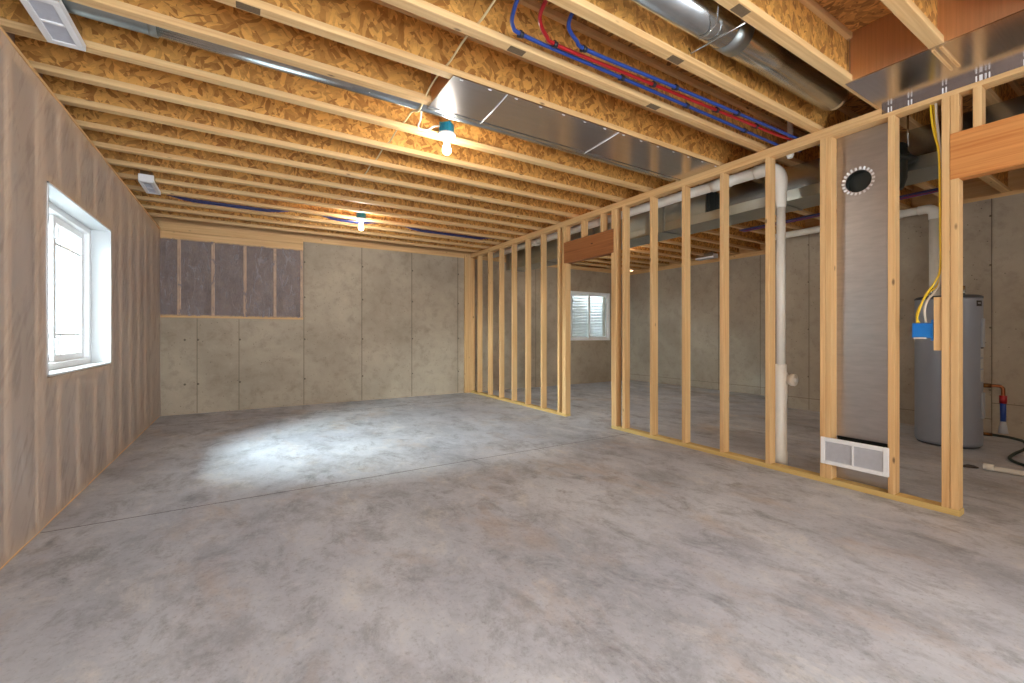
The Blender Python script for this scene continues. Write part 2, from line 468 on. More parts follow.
# wall behind the camera with a wide unglazed opening added for fill light
re = MB()
RO = (-.7, 2.4, 0.1, 2.3)
re.box(-1.3, RO[0], YR-.25, YR, 0, ZS); re.box(RO[1], XR, YR-.25, YR, 0, ZS)
re.box(RO[0], RO[1], YR-.25, YR, RO[3], ZS); re.box(RO[0], RO[1], YR-.25, YR, 0, RO[2])
structure(re.build('wall_rear', M['conc']), 'concrete wall behind the camera')
rt = MB(); rt.box(-1.15, -.85, -6.0, YR-.26, 0, 5.0)  # added out-of-view wall that keeps sun out of the rear opening
structure(rt.build('sun_block_wall', M['conc']), 'tall added wall blocking sun outside the rear opening')
# window in the back wall and the corrugated well behind it
w = MB(); D = YB+.02
w.box(x0, x0+.05, YB-.012, YB+.10, z0b, z1b, 0, .003); w.box(x1-.05, x1, YB-.012, YB+.10, z0b, z1b, 0, .003)
w.box(x0+.05, x1-.05, YB-.012, YB+.10, z0b, z0b+.05, 0, .003); w.box(x0+.05, x1-.05, YB-.012, YB+.10, z1b-.05, z1b, 0, .003)
window_2 = structure(w.build('window_2', M['white']), 'white slider window in the back concrete wall')
xm = (x0+x1)/2
for nm, ya, xa, xb in (('sliding_sash', YB+.055, x0+.05, xm+.03), ('fixed_sash', YB+.03, xm-.02, x1-.05)):
    s = MB()
    s.box(xa, xa+.04, ya, ya+.025, z0b+.05, z1b-.05); s.box(xb-.04, xb, ya, ya+.025, z0b+.05, z1b-.05)
    s.box(xa+.04, xb-.04, ya, ya+.025, z0b+.05, z0b+.085); s.box(xa+.04, xb-.04, ya, ya+.025, z1b-.085, z1b-.05)
    so = s.build(nm, M['white'], window_2)
    MB().box(xa+.04, xb-.04, ya+.01, ya+.014, z0b+.085, z1b-.085).build('glass_pane', M['glass'], so)
MB().box(x0+.1, x0+.13, YB+.04, YB+.056, 1.85, 1.93, 0, .004).build('sash_latch', M['black'], window_2)
bm = bmesh.new(); n, mz = 24, 90
R0 = .62; cx = xm; rows = []
for j in range(mz+1):
    z = .80 + 1.75*j/mz; rr = R0 + .018*math.sin(2*PI*z/.072)
    rows.append([bm.verts.new((cx + 1.30*rr*math.cos(PI*i/n), YB+.26 + 1.1*rr*math.sin(PI*i/n), z)) for i in range(n+1)])
for j in range(mz):
    for i in range(n):
        f = bm.faces.new((rows[j][i], rows[j][i+1], rows[j+1][i+1], rows[j+1][i])); f.smooth = True
me = bpy.data.meshes.new('window_well'); bm.to_mesh(me); bm.free(); me.materials.append(simple('well_steel', srgb(225,228,232), .55, .1, .05, 8))
o = bpy.data.objects.new('window_well', me); col.objects.link(o)
tag(o, 'pale corrugated steel window well outside the back window', 'window well')

# ------------------------------------------------------------------ framed section on the back wall
pw = thing('insulated_framed_section', 'plastic covered wood framed section set above the lower back concrete wall', 'framed wall', (-.1, YB, 1.36))
def sub(part, mb, name, m): return mb.build(name, m, part)
def at(o, mb, name, m): return mb.build(name, m, o, tuple(-c for c in o.location))
at(pw, MB().box(-1.0, .80, YB-.006, YB+.09, 1.362, 1.40), 'bottom_plate', M['pine_x'])
at(pw, MB().box(-1.0, .80, YB-.006, YB+.09, 2.452, 2.558, 0, .002).box(-1.0, .80, YB-.002, YB+.09, 2.562, ZJ-.002, 0, .002), 'top_plate', M['pine_x'])
for xs in (-.773, -.381, .013, .406, .778):
    at(pw, MB().box(xs-.019, xs+.019, YB-.004, YB+.09, 1.40, 2.452), 'stud', M['studs_z'])
at(pw, MB().box(-1.0, .80, YB+.02, YB+.13, 1.40, 2.452), 'insulation', M['insul_b'])
bm = bmesh.new(); g = []
for i in range(73):
    row = []
    for j in range(31):
        x = -.98+1.775*i/72; z = 1.385+1.08*j/30
        row.append(bm.verts.new((x+.1, -.010-.004*math.sin(x*15.6)+.002*math.sin(x*31+z*6), z-1.36)))
    g.append(row)
for i in range(72):
    for j in range(30):
        f = bm.faces.new((g[i][j], g[i+1][j], g[i+1][j+1], g[i][j+1])); f.smooth = True
me = bpy.data.meshes.new('vapour_barrier'); bm.to_mesh(me); bm.free()
# same film, wrinkles run across x here
tb = NT('poly_back'); v = tb.coords((5, 1, 1.6), False, (0,.5,0)); w1 = tb.noise(v, 2.0, 5, .6, 1.8)
film = tb.pbr(srgb(176,164,166), .28, 0, tb.bump(w1, .9, .04))
tr = tb.n('ShaderNodeBsdfTransparent'); mx = tb.n('ShaderNodeMixShader')
tb.l(tb.ramp(w1, [(.35, (.12,)*3), (.68, (.55,)*3)]), mx.inputs[0]); tb.l(tr.outputs[0], mx.inputs[1]); tb.l(film, mx.inputs[2])
me.materials.append(tb.done(mx.outputs[0]))
o = bpy.data.objects.new('vapour_barrier', me); col.objects.link(o); o.parent = pw

# ------------------------------------------------------------------ ceiling joists
XJ0, XJ1 = -1.13, 8.38
FW, FH = .062, .038
def joist_proto(loc):
    r = thing('floor_joist', 'wooden I-joist', 'joist', loc, 'ceiling joists')
    L = XJ1-XJ0
    MB().box(0, L, -FW, 0, 0, FH, 0, .002).build('bottom_flange', M['flange'], r)
    MB().box(0, L, -FW/2-.005, -FW/2+.005, FH, JD-FH).build('web', M['osb_xz'], r)
    MB().box(0, L, -FW, 0, JD-FH, JD, 0, .002).build('top_flange', M['flange'], r)
    return r
ORD = ['rearmost','second','third','fourth','fifth','sixth','seventh','eighth','ninth','tenth','eleventh','twelfth','thirteenth','fourteenth','fifteenth','sixteenth','seventeenth','eighteenth']
JY = {k: .41*k for k in range(1, 19)}
JY[7] = 2.82
proto = None
for n_, k in enumerate(range(18, 0, -1)):
    loc = (XJ0, JY[k], ZJ)
    if proto is None: j = proto = joist_proto(loc)
    else: j = copy_tree(proto); j.location = loc
    which = 'rearmost wooden I-joist right against the back concrete wall' if n_ == 0 else \
        'wooden I-joist overhead, %s joist counted from the back wall' % ORD[n_]
    which = {1: 'wooden I-joist over the top right corner, nearest the camera',
             2: 'wooden I-joist crossing the middle of the foil return panel at top right',
             3: 'wooden I-joist between the fat round duct and the foil return panel',
             4: 'wooden I-joist on the far side of the fat round duct at top right',
             5: 'wooden I-joist that the red and blue water tubes run along',
             6: 'wooden I-joist along the near edge of the foil covered joist bay',
             7: 'wooden I-joist along the far edge of foil bay, before the thin pipe',
             8: 'wooden I-joist just behind the nearer lit bulb'}.get(k, which)
    j['label'] = which
MB().box(.02, .30, -FW+.008, -.008, -.0012, .0).build('grade_stamp', M['ink'])  # placed below as parts
o = bpy.data.objects['grade_stamp']
jm = {round(x.location.y, 2): x for x in col.objects if x.name.startswith('floor_joist')}
def stamp(k, x, l=.10):
    c = o.copy(); col.objects.link(c); c.parent = next(h for h in jm[round(JY[k], 2)].children if h.name.startswith('bottom_flange')); c.location = (x-XJ0-.02, 0, 0); c.scale = (l/.28, 1, 1)
for k, x in ((6, -.02), (5, 1.24), (5, 2.35), (4, 2.05), (3, 2.0), (6, 2.5)): stamp(k, x)
bpy.data.objects.remove(o)

# ------------------------------------------------------------------ stud partition
pf = thing('partition_frame', 'open pine stud partition with doorway between main room and utility side', 'stud wall', (XP, 4.0, 0))
D0, D1 = XP, XP+.089
def pp(name, m, x0, x1, y0, y1, z0, z1, bev=.002): return at(pf, MB().box(x0, x1, y0, y1, z0, z1, 0, bev), name, m)
ZT = 2.608
YE = -.45
pp('top_plate', M['pine_y'], D0, D1, YE, YB-.002, ZT, ZT+.0375); pp('top_plate', M['pine_y'], D0, D1, YE, YB-.002, ZT+.038, ZJ-.001)
pp('bottom_plate', M['treated'], D0, D1, 4.657, YB-.002, 0, .038); pp('bottom_plate', M['treated'], D0, D1, .818, 3.79, 0, .038)
full = [5.208,5.62,6.03,6.44,6.845,7.25,4.802,4.695, 3.752-.038, 3.577,3.173,2.770,2.361,1.95,1.542,1.5035,1.132,.864]
for ys in full: pp('stud', M['pine_z'], D0, D1, ys, ys+.0375, .038, ZT)
pp('stud', M['pine_z'], D0, D1, YB-.04, YB-.002, .038, ZT)
pp('stud', M['pine_z'], D0, D1, YE, YE+.038, 0, ZT)
at(pf, MB().box(XP-.125, XP-.063, YB-.04, YB-.002, 0, ZT+.07, 0, .002), 'nailer_stud', M['pine_z'])
at(pf, MB().box(XP-.062, XP-.001, YB-.04, YB-.002, 0, ZT+.07, 0, .002), 'nailer_stud', M['pine_z'])
# doorway in the middle
HD0, HD1 = 2.10, 2.385
pp('jack_stud', M['pine_z'], D0, D1, 4.657, 4.694, .038, HD0); pp('jack_stud', M['pine_z'], D0, D1, 3.752, 3.79, .038, HD0)
pp('header', M['fir_red'], D0-.002, D1, 3.753, 4.694, HD0, HD1, .003)
for ys in (4.657-.0, 4.30, 3.94, 3.753): pp('cripple_stud', M['pine_z'], D0, D1, ys, ys+.0375, HD1, ZT)
# doorway at the right edge
HR0, HR1 = 2.085, 2.37
pp('jack_stud', M['pine_z'], D0, D1, .8235, .861, .038, HR0); pp('jack_stud', M['pine_z'], D0, D1, YE+.04, YE+.078, 0, HR0)
pp('header', M['fir_y'], D0-.003, D1, YE+.04, .8625, HR0, HR1, .003)
for ys in (.8235, .7255, .33, -.07): pp('cripple_stud', M['pine_z'], D0, D1, ys, ys+.0375, HR1, ZT)
# scrap block carrying the switch box
pp('box_block', M['pine_z'], D0+.012, D1-.012, .903, .941, 1.02, 1.36)

# ------------------------------------------------------------------ lamps
def lamp_proto(loc):
    r = thing('bulb_lamp', 'lamp', 'lamp', loc, 'bare bulb ceiling lamps')
    b = MB(); b.lathe([(0,.075),(.05,.075),(.054,.07),(.054,.012),(.06,.008),(.06,0),(0,0)], 28)
    for a in (0, PI/2, PI, 3*PI/2): b.box(.05*math.cos(a)-.008, .05*math.cos(a)+.008, .05*math.sin(a)-.008, .05*math.sin(a)+.008, .01, .08)
    b.build('junction_box', M['teal_box'], r)
    s = MB(); s.lathe([(0,0),(.068,0),(.070,-.006),(.060,-.018),(.040,-.030),(.026,-.050),(.021,-.066),(.0,-.066)], 28)
    hold = s.build('lamp_holder', M['white_metal'], r)
    l = MB(); l.lathe([(0,-.062),(.014,-.064),(.016,-.078),(.026,-.098),(.031,-.118),(.029,-.138),(.017,-.152),(0,-.157)], 24)
    l.build('bulb', M['bulb'], hold)
    return r
ZL = 2.668
l1 = lamp_proto((1.33, 3.11, ZL)); l1['label'] = 'lit bare bulb in white holder and teal box nearer the camera, beside the foil bay'
l2 = copy_tree(l1); l2.location = (1.33, 5.98, ZL); l2['label'] = 'lit bare bulb in white holder and teal box near the far back wall'
l3 = copy_tree(l1); l3.location = (1.33, .12, ZL); l3['label'] = 'added unseen bulb overhead behind the camera'  # unseen bulb added to brighten the foreground
l4 = copy_tree(l1); l4.location = (4.93, 4.32, ZL); l4['label'] = 'added unseen bulb on the utility side above the trunk duct'  # extra bulb added out of view, hidden by the trunk duct
l5 = copy_tree(l1); l5.location = (5.6, 5.5, ZL); l5['label'] = 'added unseen bulb on the utility side near the back window'  # unseen bulb added to raise the utility side brightness
l6 = copy_tree(l1); l6.location = (5.6, -.92, ZL); l6['label'] = 'added unseen bulb on the utility side out past the right header'  # out-of-view bulb added to light the right wall and heater
# stand-offs so the boxes hang from the joists
for l, k, s in ((l1, 8, 1), (l2, 15, 1), (l3, 1, 1), (l4, 11, 1), (l5, 14, 1), (l6, 1, 1)):
    if l is l6: continue
    yy = JY[k]-FW/2-.005 - l.location.y
    MB().box(-.012, .012, .04, yy, .045, .065).build('bracket', M['galv_dull'], l)

# ------------------------------------------------------------------ ceiling registers and the thin pipe
def register(loc, lx, ly, label):
    r = thing('ceiling_register', label, 'register', loc, 'white ceiling registers')
    b = MB(); hx, hy = lx/2, ly/2
    b.box(-hx+.012, hx-.012, -hy+.012, hy-.012, .012, .11); b.build('boot', M['galv'], r)
    f = MB()
    f.box(-hx, hx, -hy, -hy+.035, -.004, .006, 0, .002); f.box(-hx, hx, hy-.035, hy, -.004, .006, 0, .002)
    f.box(-hx, -hx+.03, -hy+.035, hy-.035, -.004, .006, 0, .002); f.box(hx-.03, hx, -hy+.035, hy-.035, -.004, .006, 0, .002)
    f.box(-hx+.03, hx-.03, -.008, .008, -.004, .006, 0, .002)
    f.box(-hx, -hx+.004, -hy, hy, 0, .03); f.box(hx-.004, hx, -hy, hy, 0, .03); f.box(-hx, hx, -hy, -hy+.004, 0, .075); f.box(-hx, hx, hy-.004, hy, 0, .03)
    ff = f.build('face_frame', M['white_metal'], r)
    for a_, b_ in ((-hy+.035, -.008), (.008, hy-.035)):
        s = MB(); n_ = 9
        s.box(-hx+.03, hx-.03, a_, b_, .003, .008)
        for i in range(n_):
            y = a_+.006+(b_-a_-.012)*i/(n_-1)
            s.quad((-hx+.03, y-.008, -.001), (hx-.03, y-.008, -.001), (hx-.03, y+.006, .006), (-hx+.03, y+.006, .006))
        s.build('louvre', M['grille_core'], ff)
    return r
register((-.785, 2.945, 2.625), .145, .40, 'white ceiling register nearest the camera at the top left corner, on a thin round pipe')
register((-.815, 5.70, 2.615), .12, .42, 'small white ceiling register farther back along the left wall')
register((7.75, 5.25, 2.615), .14, .40, 'white ceiling register by the far right wall on the utility side')

YP, ZP = 2.895, 2.748
dp = thing('round_duct', 'thin galvanised round pipe running from the top left register into the foil bay', 'duct', (.5, YP, ZP), 'round metal ducts')
at(dp, MB().tube([(-.50, YP, ZP), (3.70, YP, ZP)], .066, 24), 'pipe', M['galv'])
at(dp, MB().tube([(-.785, YP+.04, ZP-.06), (-.785, YP+.02, ZP-.02), (-.74, YP, ZP), (-.66, YP, ZP), (-.50, YP, ZP), (-.40, YP, ZP)], [.075,.074,.072,.070,.069,.069], 24, smooth=4), 'elbow', M['galv_dull'])
at(dp, MB().tube([(-.42, YP, ZP), (-.385, YP, ZP)], .0715, 24), 'collar', M['galv_dull'])

# ------------------------------------------------------------------ foil covered joist bay
fb = thing('foil_joist_panel', 'shiny foil board stapled under the joists beside the nearer bulb', 'foil panel', (2.4, 2.63, ZJ))
fpan = at(fb, MB().box(1.07, 3.735, 2.40, 2.835, ZJ-.007, ZJ-.002), 'panel', M['foil'])
at(fb, MB().box(1.07, 1.078, JY[6]-.02, JY[7]-FW+.01, ZJ, ZS-.04), 'end_panel', M['foil_wood_reflect'])
for xa in (1.45, 2.45):
    at(fb, MB().tube([(xa, 2.40, ZJ-.011), (xa+.02, 2.63, ZJ-.011), (xa+.03, 2.835, ZJ-.011)], .003, 8), 'support_wire', M['staple'])
for i in range(14):
    xs = 1.12+i*.198
    sub(fpan, MB().box(xs, xs+.022, 2.415, 2.42, ZJ-.010, ZJ-.007), 'staple', M['staple'])
at(fb, MB().box(1.07, 3.735, 2.815, 2.845, ZJ-.012, ZJ-.007), 'edge_tape', M['galv'])

# ------------------------------------------------------------------ foil return panel at the top right
fr = thing('foil_return_panel', 'foil return panel with wood reflection painted into its ends, boxing the joist bays above the right header', 'foil panel', (3.4, .7, ZJ))
XE = 3.185
at(fr, MB().box(XE, D0-.005, YE, 1.205, ZJ-.006, ZJ-.001), 'bottom_panel', M['foil'])
for ka, kb in ((2, 3), (1, 2)):
    at(fr, MB().box(XE, XE+.006, JY[ka]-FW/2+.006, JY[kb]-FW/2-.006, ZJ+.001, ZS-.003), 'end_panel', M['foil_wood_reflect'])
flap = at(fr, MB().box(D0-.004, D0-.0015, YE, 1.20, ZT+.028, ZJ-.004), 'plate_flap', M['foil'])
for ys in (1.155, 1.05, .885, .738, .715, .70, .55, .38):
    q = MB()
    for dy in (-.010, .006): q.box(D0-.008, D0-.004, ys+dy, ys+dy+.006, ZT+.028, ZT+.062, 0, .001)
    sub(flap, q, 'staple', M['staple'])
at(fr, MB().box(XE-.012, XE-.0005, JY[3]-FW/2-.02, JY[3]-FW/2-.006, ZJ+.02, ZS-.03), 'edge_strip', M['foil'])
q = MB(); q.box(XE+.02, XE+.34, JY[2]-.052, JY[2]-.040, ZJ-.014, ZJ-.006); q.box(XE+.02, XE+.34, JY[2]-.020, JY[2]-.008, ZJ-.014, ZJ-.006)
at(fr, q, 'batten', M['pine_x'])

# fat round duct
YD, ZD, RD = 1.405, 2.79, .092
rd = thing('round_duct', 'fat shiny galvanised round duct running between joists at top right', 'duct', (2.6, YD, ZD), 'round metal ducts')
at(rd, MB().tube([(1.12, YD, ZD), (3.50, YD, ZD)], RD, 32), 'pipe', M['galv'])
at(rd, MB().lathe([(RD-.004, 0), (RD-.006, .05), (RD-.02, .09), (RD-.05, .115), (0, .12)], 32, 0, (3.49, YD, ZD), 'x'), 'end_cap', M['galv'])
at(rd, MB().tube([(2.24, YD, ZD), (2.36, YD, ZD)], RD+.004, 32), 'draw_band', M['galv_dull'])
hs = thing('duct_hanger', 'thin metal hanger rod under the fat round duct', 'hanger', (2.12, 1.4, 2.69))
at(hs, MB().tube([(2.12, 1.545, 2.725), (2.12, 1.53, 2.69), (2.13, 1.40, 2.688), (2.14, 1.235, 2.686)], .005, 8), 'rod', M['galv'])
at(hs, MB().tube([(1.97, 1.27, 2.73), (2.02, 1.31, 2.693), (2.05, 1.36, 2.69), (2.06, 1.40, 2.69), (2.055, 1.44, 2.693)], .004, 8, smooth=5), 'loop', M['galv'])

# ------------------------------------------------------------------ water tubes
def pex(label, pts, m, clips):
    r = thing('water_tube', label, 'tube', pts[len(pts)//2], 'coloured water tubes')
    tb_ = at(r, MB().tube(pts, .0105, 12, smooth=8), 'tube', m)
    for c in clips: sub(tb_, MB().tube([(c[0]-.012, c[1], c[2]), (c[0]+.012, c[1], c[2])], .0165, 12).box(c[0]-.008, c[0]+.008, c[1]-.004, c[1]+.03, c[2], c[2]+.022), 'clip', M['clip'])
    return r
zt = 2.700
def run(y_a, y_b, xa, xstart):
    # drops from above the nearer joist, bends, follows the joist to the partition
    k = (y_b-y_a)/(3.9-xa)
    f = lambda x: y_a + k*(x-xa)
    pts = [(xstart-.02, 1.585+.02, 2.80), (xstart-.01, 1.66, 2.755), (xstart+.01, (y_a+1.66)/2, 2.713), (xa-.05, y_a-.03, 2.702), (xa+.06, f(xa+.06), zt), (xa+.6, f(xa+.6), zt), (xa+1.2, f(xa+1.2), zt)]
    x = xa+1.7
    while x < 3.95: pts.append((x, f(x), zt)); x += .5
    pts.append((4.15, f(4.15), zt+.03)); return pts, f
P1, f1 = run(1.915, 1.905, 1.22, 1.11); P2, f2 = run(1.885, 1.80, 1.41, 1.25); P3, f3 = run(1.83, 1.755, 1.57, 1.41)
pex('blue water tube nearest the joist bottom, lowest of the three', P1, M['pex_blue'], [(x, f1(x), zt) for x in (1.24, 1.98, 2.6, 3.3)])
pex('red water tube between the two blue tubes', P2, M['pex_red'], [(x, f2(x), zt) for x in (1.44, 2.20, 2.83, 3.3)])
pex('blue water tube with the tight bend, uppermost of the three', P3, M['pex_blue'], [(x, f3(x), zt) for x in (1.60, 2.35, 3.0)])
r = thing('water_tube', 'dark navy water tubes snaking along the far ceiling past the farther bulb', 'tube', (1, 6.2, 2.69), 'coloured water tubes')
for dy, m, ph in ((0, 'pex_navy', 0), (.03, 'pex_blue', .2), (-.03, 'pex_navy', -.15)):
    pts = []
    for i in range(40):
        x = -.75+i*.125
        d_ = max(min(min(x-a, b-x), .12)/.12 for a, b in ((-.70,.45), (.90,1.56), (2.05,3.4)))
        pts.append((x, 6.205+dy, 2.716 - .044*max(0, d_)))
    at(r, MB().tube(pts, .0115, 10), 'tube', M[m])
r = thing('water_tube', 'purple and blue water tubes bundled under the utility ceiling', 'tube', (5.6, 3, 2.66), 'coloured water tubes')
for dx, m in ((0, 'pex_navy'), (.035, 'pex_red'), (.07, 'pex_blue'), (-.035, 'pex_navy')):
    at(r, MB().tube([(6.3+dx, y, 2.671+.001*math.sin(y*4+dx*30)) for y in (1.48,1.8,2.2,2.6,3.0,3.4,3.7)], .0115, 10, smooth=4), 'tube', M[m])

# ------------------------------------------------------------------ lamp cable
r = thing('electrical_cable', 'pale electrical cable threaded through the joists to the nearer bulb', 'cable', (1.05, 3, 2.75))
at(r, MB().tube([(1.03, y, 2.735+.008*math.sin(y*15.3)-.066*math.exp(-((y-2.89)/.11)**2)) for y in [1.25+.05*i for i in range(66)]], .006, 8), 'main_run', M['cable_t'])
at(r, MB().tube([(1.05, 2.90, 2.74), (1.09, 3.02, 2.69), (1.10, 3.10, 2.672), (1.13, 3.14, 2.668), (1.19, 3.13, 2.676), (1.22, 3.11, 2.70), (1.285, 3.11, 2.72)], .006, 8, smooth=6), 'lamp_lead', M['cable_w'])

# ------------------------------------------------------------------ utility side ducts
XA = 4.2
td = thing('trunk_duct', 'grey sheet metal trunk duct running behind the top of the stud partition', 'duct', (4.4, 3, 2.333))
def duct(mbx, x0, x1, y0, y1, z0, z1, seam=True):
    mbx.box(x0, x1, y0, y1, z0, z1, 0, .003)
    return mbx
at(td, duct(MB(), XA, XA+.39, -.3, 7.0, 2.333, 2.43), 'lower_section', M['galv_green'])
at(td, duct(MB(), XA+.001, XA+.26, 2.86, 7.0, 2.431, 2.665), 'upper_section', M['galv_green'])
at(td, duct(MB(), XA+.12, XA+.50, -.3, 2.855, 2.431, 2.683), 'plenum', M['galv'])
for y in (.9, 2.1, 3.4, 4.6, 5.8, 6.9):
    q = MB(); q.box(XA-.006, XA+.397, y-.014, y+.014, 2.326, 2.436)
    if y > 2.9: q.box(XA-.006, XA+.266, y-.014, y+.014, 2.431, 2.668)
    at(td, q, 'drive_cleat', M['galv_dull'])
at(td, MB().box(XA+.02, XA+.25, 2.82, 2.858, 2.44, 2.66), 'end_cap', M['black_metal'])

# drain pipe
XD, ZDr = 3.985, 2.602
dr = thing('drain_pipe', 'white PVC drain pipe behind the partition top dropping to a stack at the floor', 'pipe', (3.96, 1.97, 0), 'white plastic pipes')
at(dr, MB().tube([(XD, 7.2, ZDr+.012), (XD, 2.16, ZDr)], .050, 24), 'overhead_run', M['pvc'])
at(dr, MB().tube([(XD, 2.20, ZDr), (XD, 2.10, ZDr-.004), (XD-.002, 2.02, ZDr-.05), (XD-.01, 1.985, ZDr-.12), (XD-.022, 1.975, ZDr-.2), (3.96, 1.97, ZDr-.3), (3.96, 1.97, ZDr-.38)], [.058,.058,.057,.055,.050,.042,.037], 24, smooth=5), 'elbow', M['pvc'])
at(dr, MB().tube([(3.96, 1.97, ZDr-.3), (3.96, 1.97, .72)], .034, 24), 'riser', M['pvc'])
at(dr, MB().lathe([(.034,.865),(.043,.865),(.043,.80),(.050,.79),(.050,.66),(.049,.60),(.047,.55)], 24, 0, (3.96,1.97,0)), 'tee', M['pvc'])
co = at(dr, MB().lathe([(.042,0),(.042,-.045),(.052,-.046),(.052,-.075),(.047,-.08),(0,-.08)], 24, 0, (3.985,1.945,.735), 'y'), 'cleanout_hub', M['pvc'])
sub(co, MB().box(3.975-.016, 3.975+.016, 1.945-.096, 1.945-.081, .719, .751, 0, .003), 'cleanout_plug', M['white'])
at(dr, MB().lathe([(.046,0),(.050,0),(.050,.11),(.045,.12),(.045,.58)], 24, 0, (3.96,1.97,0)), 'stack_base', M['pvc'])
for y in (2.45, 4.05, 5.55):
    at(dr, MB().tube([(XD-.055, y, ZDr-.035), (XD-.056, y, ZDr+.02), (XD-.05, y, ZJ+.07)], .0055, 8).tube([(XD+.05*math.cos(a), y, ZDr+.052*math.sin(a)) for a in [PI+PI*i/8 for i in range(9)]], .0055, 8), 'hanger', M['cable_w'])
    at(dr, MB().tube([(XD, y+.10, ZDr), (XD, y+.18, ZDr)], .057, 24), 'coupling', M['pvc'])
r = thing('vent_stub', 'short white PVC pipe rising above the partition top plate beside the tube ends', 'pipe', (3.87, 1.86, ZJ), 'white plastic pipes')
at(r, MB().tube([(3.885, 1.86, 2.60), (3.885, 1.86, 2.95)], .022, 16), 'pipe', M['pvc'])
at(r, MB().tube([(3.885, 1.86, 2.615), (3.885, 1.86, 2.66)], .027, 16), 'coupling', M['pvc'])

XV = 6.85
vp = thing('vent_pipe', 'white PVC pipe along the right wall turning down behind the near studs', 'pipe', (XV, 1.72, 1.5), 'white plastic pipes')
at(vp, MB().tube([(XV, 3.6, 2.60), (XV, 1.82, 2.60)], .046, 20), 'overhead_run', M['pvc'])
at(vp, MB().tube([(XV, 1.85, 2.60), (XV, 1.76, 2.597), (XV, 1.715, 2.56), (XV, 1.71, 2.47)], .052, 20, smooth=5), 'elbow', M['pvc'])
at(vp, MB().tube([(XV, 1.71, 2.50), (XV, 1.71, .002)], .046, 20), 'riser', M['pvc'])
at(vp, MB().tube([(XV, 2.0, 2.60), (XV, 2.06, 2.60)], .052, 20).tube([(XV, 2.3, 2.55), (XV-.05, 2.3, 2.6), (XV-.05, 2.3, 2.69)], .006, 8), 'hanger', M['pvc'])

# dark take-off fitting
bt = thing('duct_takeoff', 'dark round duct take-off with a flange hanging behind the near studs', 'duct fitting', (4.25, 1.28, 2.5))
cx_, cy_ = 4.045, 1.235
at(bt, MB().lathe([(.0,2.50),(.075,2.50),(.085,2.44),(.11,2.40),(.115,2.395),(.085,2.385),(.08,2.25),(.06,2.18),(0,2.18)], 28, 0, (cx_,cy_,0)), 'collar', M['black_metal'])
at(bt, MB().lathe([(.09,2.372),(.135,2.372),(.137,2.38),(.09,2.385)], 28, 0, (cx_,cy_,0)), 'flange', M['black_metal'])
at(bt, MB().tube([(cx_-.05, cy_-.05, 2.33), (cx_-.075, cy_-.02, 2.30), (cx_-.06, cy_+.02, 2.27)], .008, 8, smooth=4), 'clamp', M['staple'])
at(bt, MB().tube([(cx_-.02, cy_-.09, 2.70), (cx_-.02, cy_-.09, 2.46)], .006, 8), 'hanger_strap', M['galv'])

# ------------------------------------------------------------------ foil chase in the stud bay, with the round hole
fc = thing('foil_chase', 'silver foil chase filling the stud bay with a round hole near its top', 'foil panel', (D1, 1.33, .04))
YA, YZ = 1.170, 1.5035
hc, hr = (1.367, 2.245), .078
bm = bmesh.new()
bound = []
def grid_with_hole():
    # sheet between YA..YZ, z .04..2.606 with a round hole and a slot, made from radial strips
    X = D1+.002
    za, zb = 1.98, 2.52
    n = 48
    inner = [bm.verts.new((X, hc[0]+hr*math.cos(2*PI*i/n), hc[1]+hr*math.sin(2*PI*i/n))) for i in range(n)]
    outer = []
    for i in range(n):
        a = 2*PI*i/n; c, s = math.cos(a), math.sin(a)
        ky = ((YZ if c > 0 else YA)-hc[0])/c if abs(c) > 1e-6 else 1e9
        kz = ((zb if s > 0 else za)-hc[1])/s if abs(s) > 1e-6 else 1e9
        k = min(ky, kz); outer.append(bm.verts.new((X, hc[0]+k*c, hc[1]+k*s)))
    for i in range(n):
        j = (i+1) % n; bm.faces.new((inner[i], inner[j], outer[j], outer[i]))
    def q(y0, y1, z0, z1):
        bm.faces.new([bm.verts.new(p) for p in ((X,y0,z0),(X,y1,z0),(X,y1,z1),(X,y0,z1))])
    # corner patches
    for yy, zz in ((YZ,zb),(YA,zb),(YA,za),(YZ,za)):
        best = sorted(outer, key=lambda v: (v.co.y-yy)**2+(v.co.z-zz)**2)
        a = next(v for v in best if abs(v.co.y-yy) < 1e-5); b = next(v for v in best if abs(v.co.z-zz) < 1e-5)
        if a is not b: bm.faces.new((a, b, bm.verts.new((X, yy, zz))))
    q(YA, YZ, zb, ZT); q(YA, YZ, 1.40, za)
    q(YA, YZ, .357, 1.398); q(YA, YZ, .04, .14)
grid_with_hole()
me = bpy.data.meshes.new('foil_sheet'); bmesh.ops.recalc_face_normals(bm, faces=bm.faces); bm.to_mesh(me); bm.free(); me.materials.append(M['foil_v'])
o = bpy.data.objects.new('foil_sheet', me); col.objects.link(o); o.parent = fc; o.location = tuple(-c for c in fc.location)
md = o.modifiers.new('thick', 'SOLIDIFY'); md.thickness = .003; md.offset = 1
q = MB(); q.box(D1+.05, D1+.054, YA+.002, YZ-.002, .04, ZT); q.box(D1+.006, D1+.05, YA+.002, YA+.005, .04, ZT); q.box(D1+.006, D1+.05, YZ-.005, YZ-.002, .04, ZT)
at(fc, q, 'chase_back', M['black_metal'])  # black finish paints in the darkness inside the shallow chase
at(fc, MB().box(D1-.006, D1, YA+.001, YZ-.001, 1.395, 1.403), 'seam_tape', M['foil_v'])
tabs = MB()
for i in range(22):
    a = 2*PI*i/22; c, s = math.cos(a), math.sin(a)
    p = Vector((D1-.004, hc[0]+(hr+.004)*c, hc[1]+(hr+.004)*s)); tn = Vector((0,-s,c))*.0075; rr = Vector((0,c,s))*.020
    tabs.quad(p-tn, p+tn, p+tn*.9+rr+Vector((-.006,0,0)), p-tn*.9+rr+Vector((-.006,0,0)))
col_o = at(fc, tabs, 'collar_tabs', M['staple'])
